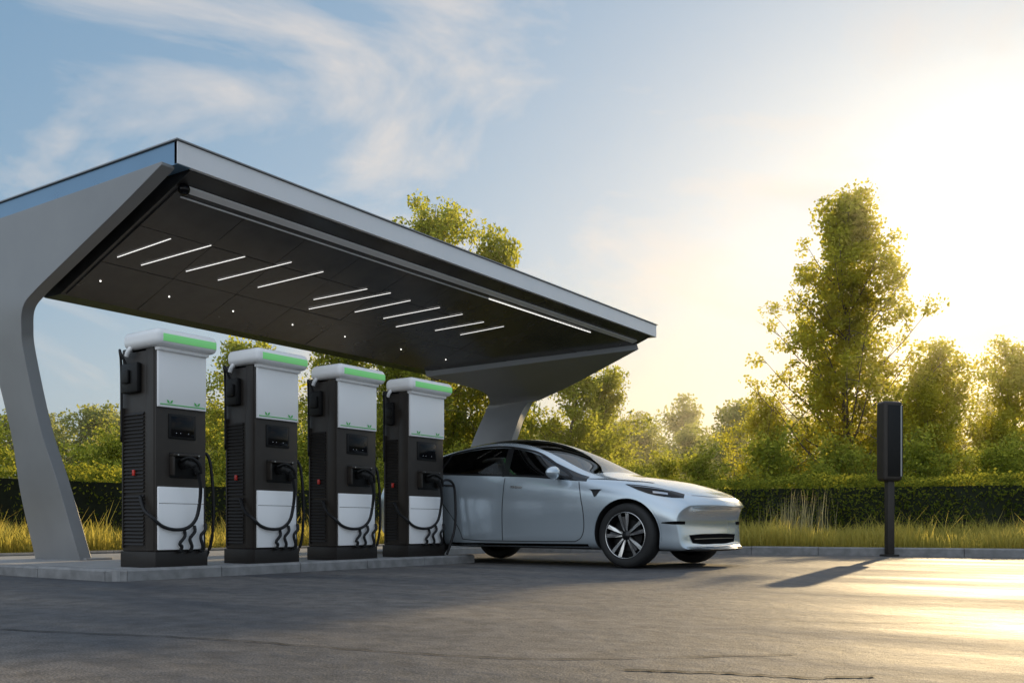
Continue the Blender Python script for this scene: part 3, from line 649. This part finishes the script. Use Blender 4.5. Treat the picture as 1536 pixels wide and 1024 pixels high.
for k in range(30):
    X=-17+k*1.35+rr.uniform(-.4,.4); place('t',sh,X,26+rr.uniform(-1.5,2.5),rr.uniform(0,6),rr.uniform(.6,1.0),und)
def hedge(name,a,b_,wd,h,dens):
    global rng
    rng=np.random.default_rng(77)
    e=empty(name); a=np.array(a); b_=np.array(b_); d=b_-a; Ln=np.linalg.norm(d); d/=Ln; nn=np.array([-d[1],d[0]])
    pts=[a-nn*(wd/2-.12),b_-nn*(wd/2-.12),b_+nn*(wd/2-.12),a+nn*(wd/2-.12)]
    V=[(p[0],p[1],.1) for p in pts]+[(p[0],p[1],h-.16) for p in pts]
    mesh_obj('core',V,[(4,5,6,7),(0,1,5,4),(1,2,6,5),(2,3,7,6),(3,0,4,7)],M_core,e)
    A1=int(Ln*(h-.1)*dens); A2=int(Ln*wd*dens); P=[]
    for cnt,kind in ((A1,'f'),(A1//3,'b'),(A2,'t')):
        u=rng.uniform(0,Ln,cnt); 
        if kind=='t': v=rng.uniform(-wd/2,wd/2,cnt); z=h+.045*np.sin(u*1.7)+.035*np.sin(u*4.3+v*3)+rng.normal(0,.035,cnt)
        else:
            z=rng.uniform(.12,h,cnt); wob=.06*np.sin(u*1.7+z*2)+.05*np.sin(u*4.3+1+z*5)+rng.normal(0,.05,cnt)
            sg=-1 if kind=='f' else 1; v=sg*(wd/2-.03)+wob
        xy=a+d*u[:,None]+nn*v[:,None]; P.append(np.column_stack([xy,z]))
    P=np.vstack(P); quads('leaves',leafquads(P,.06),M_hedge,e)
hedge('hedge',(-13.6,16.9),(14,22.4),1.1,1.33,760)
hedge('hedge',(-13.9,16.6),(-13.9,1.0),1.1,1.28,620)
def blades(name,P,h,wd,mat,parent=None,lean=.25):
    n_=len(P); an=rng.uniform(0,2*math.pi,n_); s=np.column_stack([np.cos(an),np.sin(an),np.zeros(n_)])*(wd*rng.uniform(.6,1.3,n_))[:,None]
    l=rng.normal(0,lean,(n_,2))*h[:,None]; tip=P+np.column_stack([l,h]); mid=P+np.column_stack([l*.35,h*.6])
    Q1=np.stack([P-s,P+s,mid+s*.8,mid-s*.8],1); Q2=np.stack([mid-s*.8,mid+s*.8,tip+s*.12,tip-s*.12],1)
    return quads(name,np.concatenate([Q1,Q2]),mat,parent)
rng=np.random.default_rng(3)
n1=60000; u=rng.uniform(-13,9,n1); v=.18+rng.beta(1.2,1.5,n1)*3.4
P=np.column_stack([u,KL(u)+v,np.full(n1,.1)])
n2=30000; yy=rng.uniform(2,17,n2); P2=np.column_stack([XB-.2-rng.uniform(0,2.1,n2),yy,np.full(n2,.1)])
P=np.vstack([P,P2]); cl=.5+.5*np.sin(P[:,0]*2.1+np.sin(P[:,1]*3))*np.sin(P[:,1]*1.7+P[:,0]*.9)
h=rng.uniform(.12,.34,len(P))*(.7+.7*cl)
tall=rng.random(len(P))<.07; h[tall]*=1.5
blades('verge_grass',P,h,.006,M_blade)
gx,gy=W(4.95,16.2)
og=empty('ornamental_grass')
P=np.column_stack([gx+rng.normal(0,.26,130),gy+rng.normal(0,.12,130),np.full(130,.1)]); h=rng.uniform(.55,1.0,130); blades('blades',P,h,.006,M_reed,og,.10)
# ------------------------------------------------------------ morning haze among the trees
hz=bpy.data.materials.new('haze'); hz.use_nodes=True; nt=hz.node_tree; nt.nodes.clear()
vs=nt.nodes.new('ShaderNodeVolumeScatter'); vs.inputs['Density'].default_value=.0030; vs.inputs['Anisotropy'].default_value=.7; vs.inputs['Color'].default_value=(1,.94,.80,1)
o=nt.nodes.new('ShaderNodeOutputMaterial'); nt.links.new(vs.outputs[0],o.inputs['Volume'])
c4=[W(-75,23),W(75,23),W(110,110),W(-110,110)]
mesh_obj('haze',[(*p,.12) for p in c4]+[(*p,15) for p in c4],[(3,2,1,0),(4,5,6,7),(0,1,5,4),(1,2,6,5),(2,3,7,6),(3,0,4,7)],hz)
print('done')
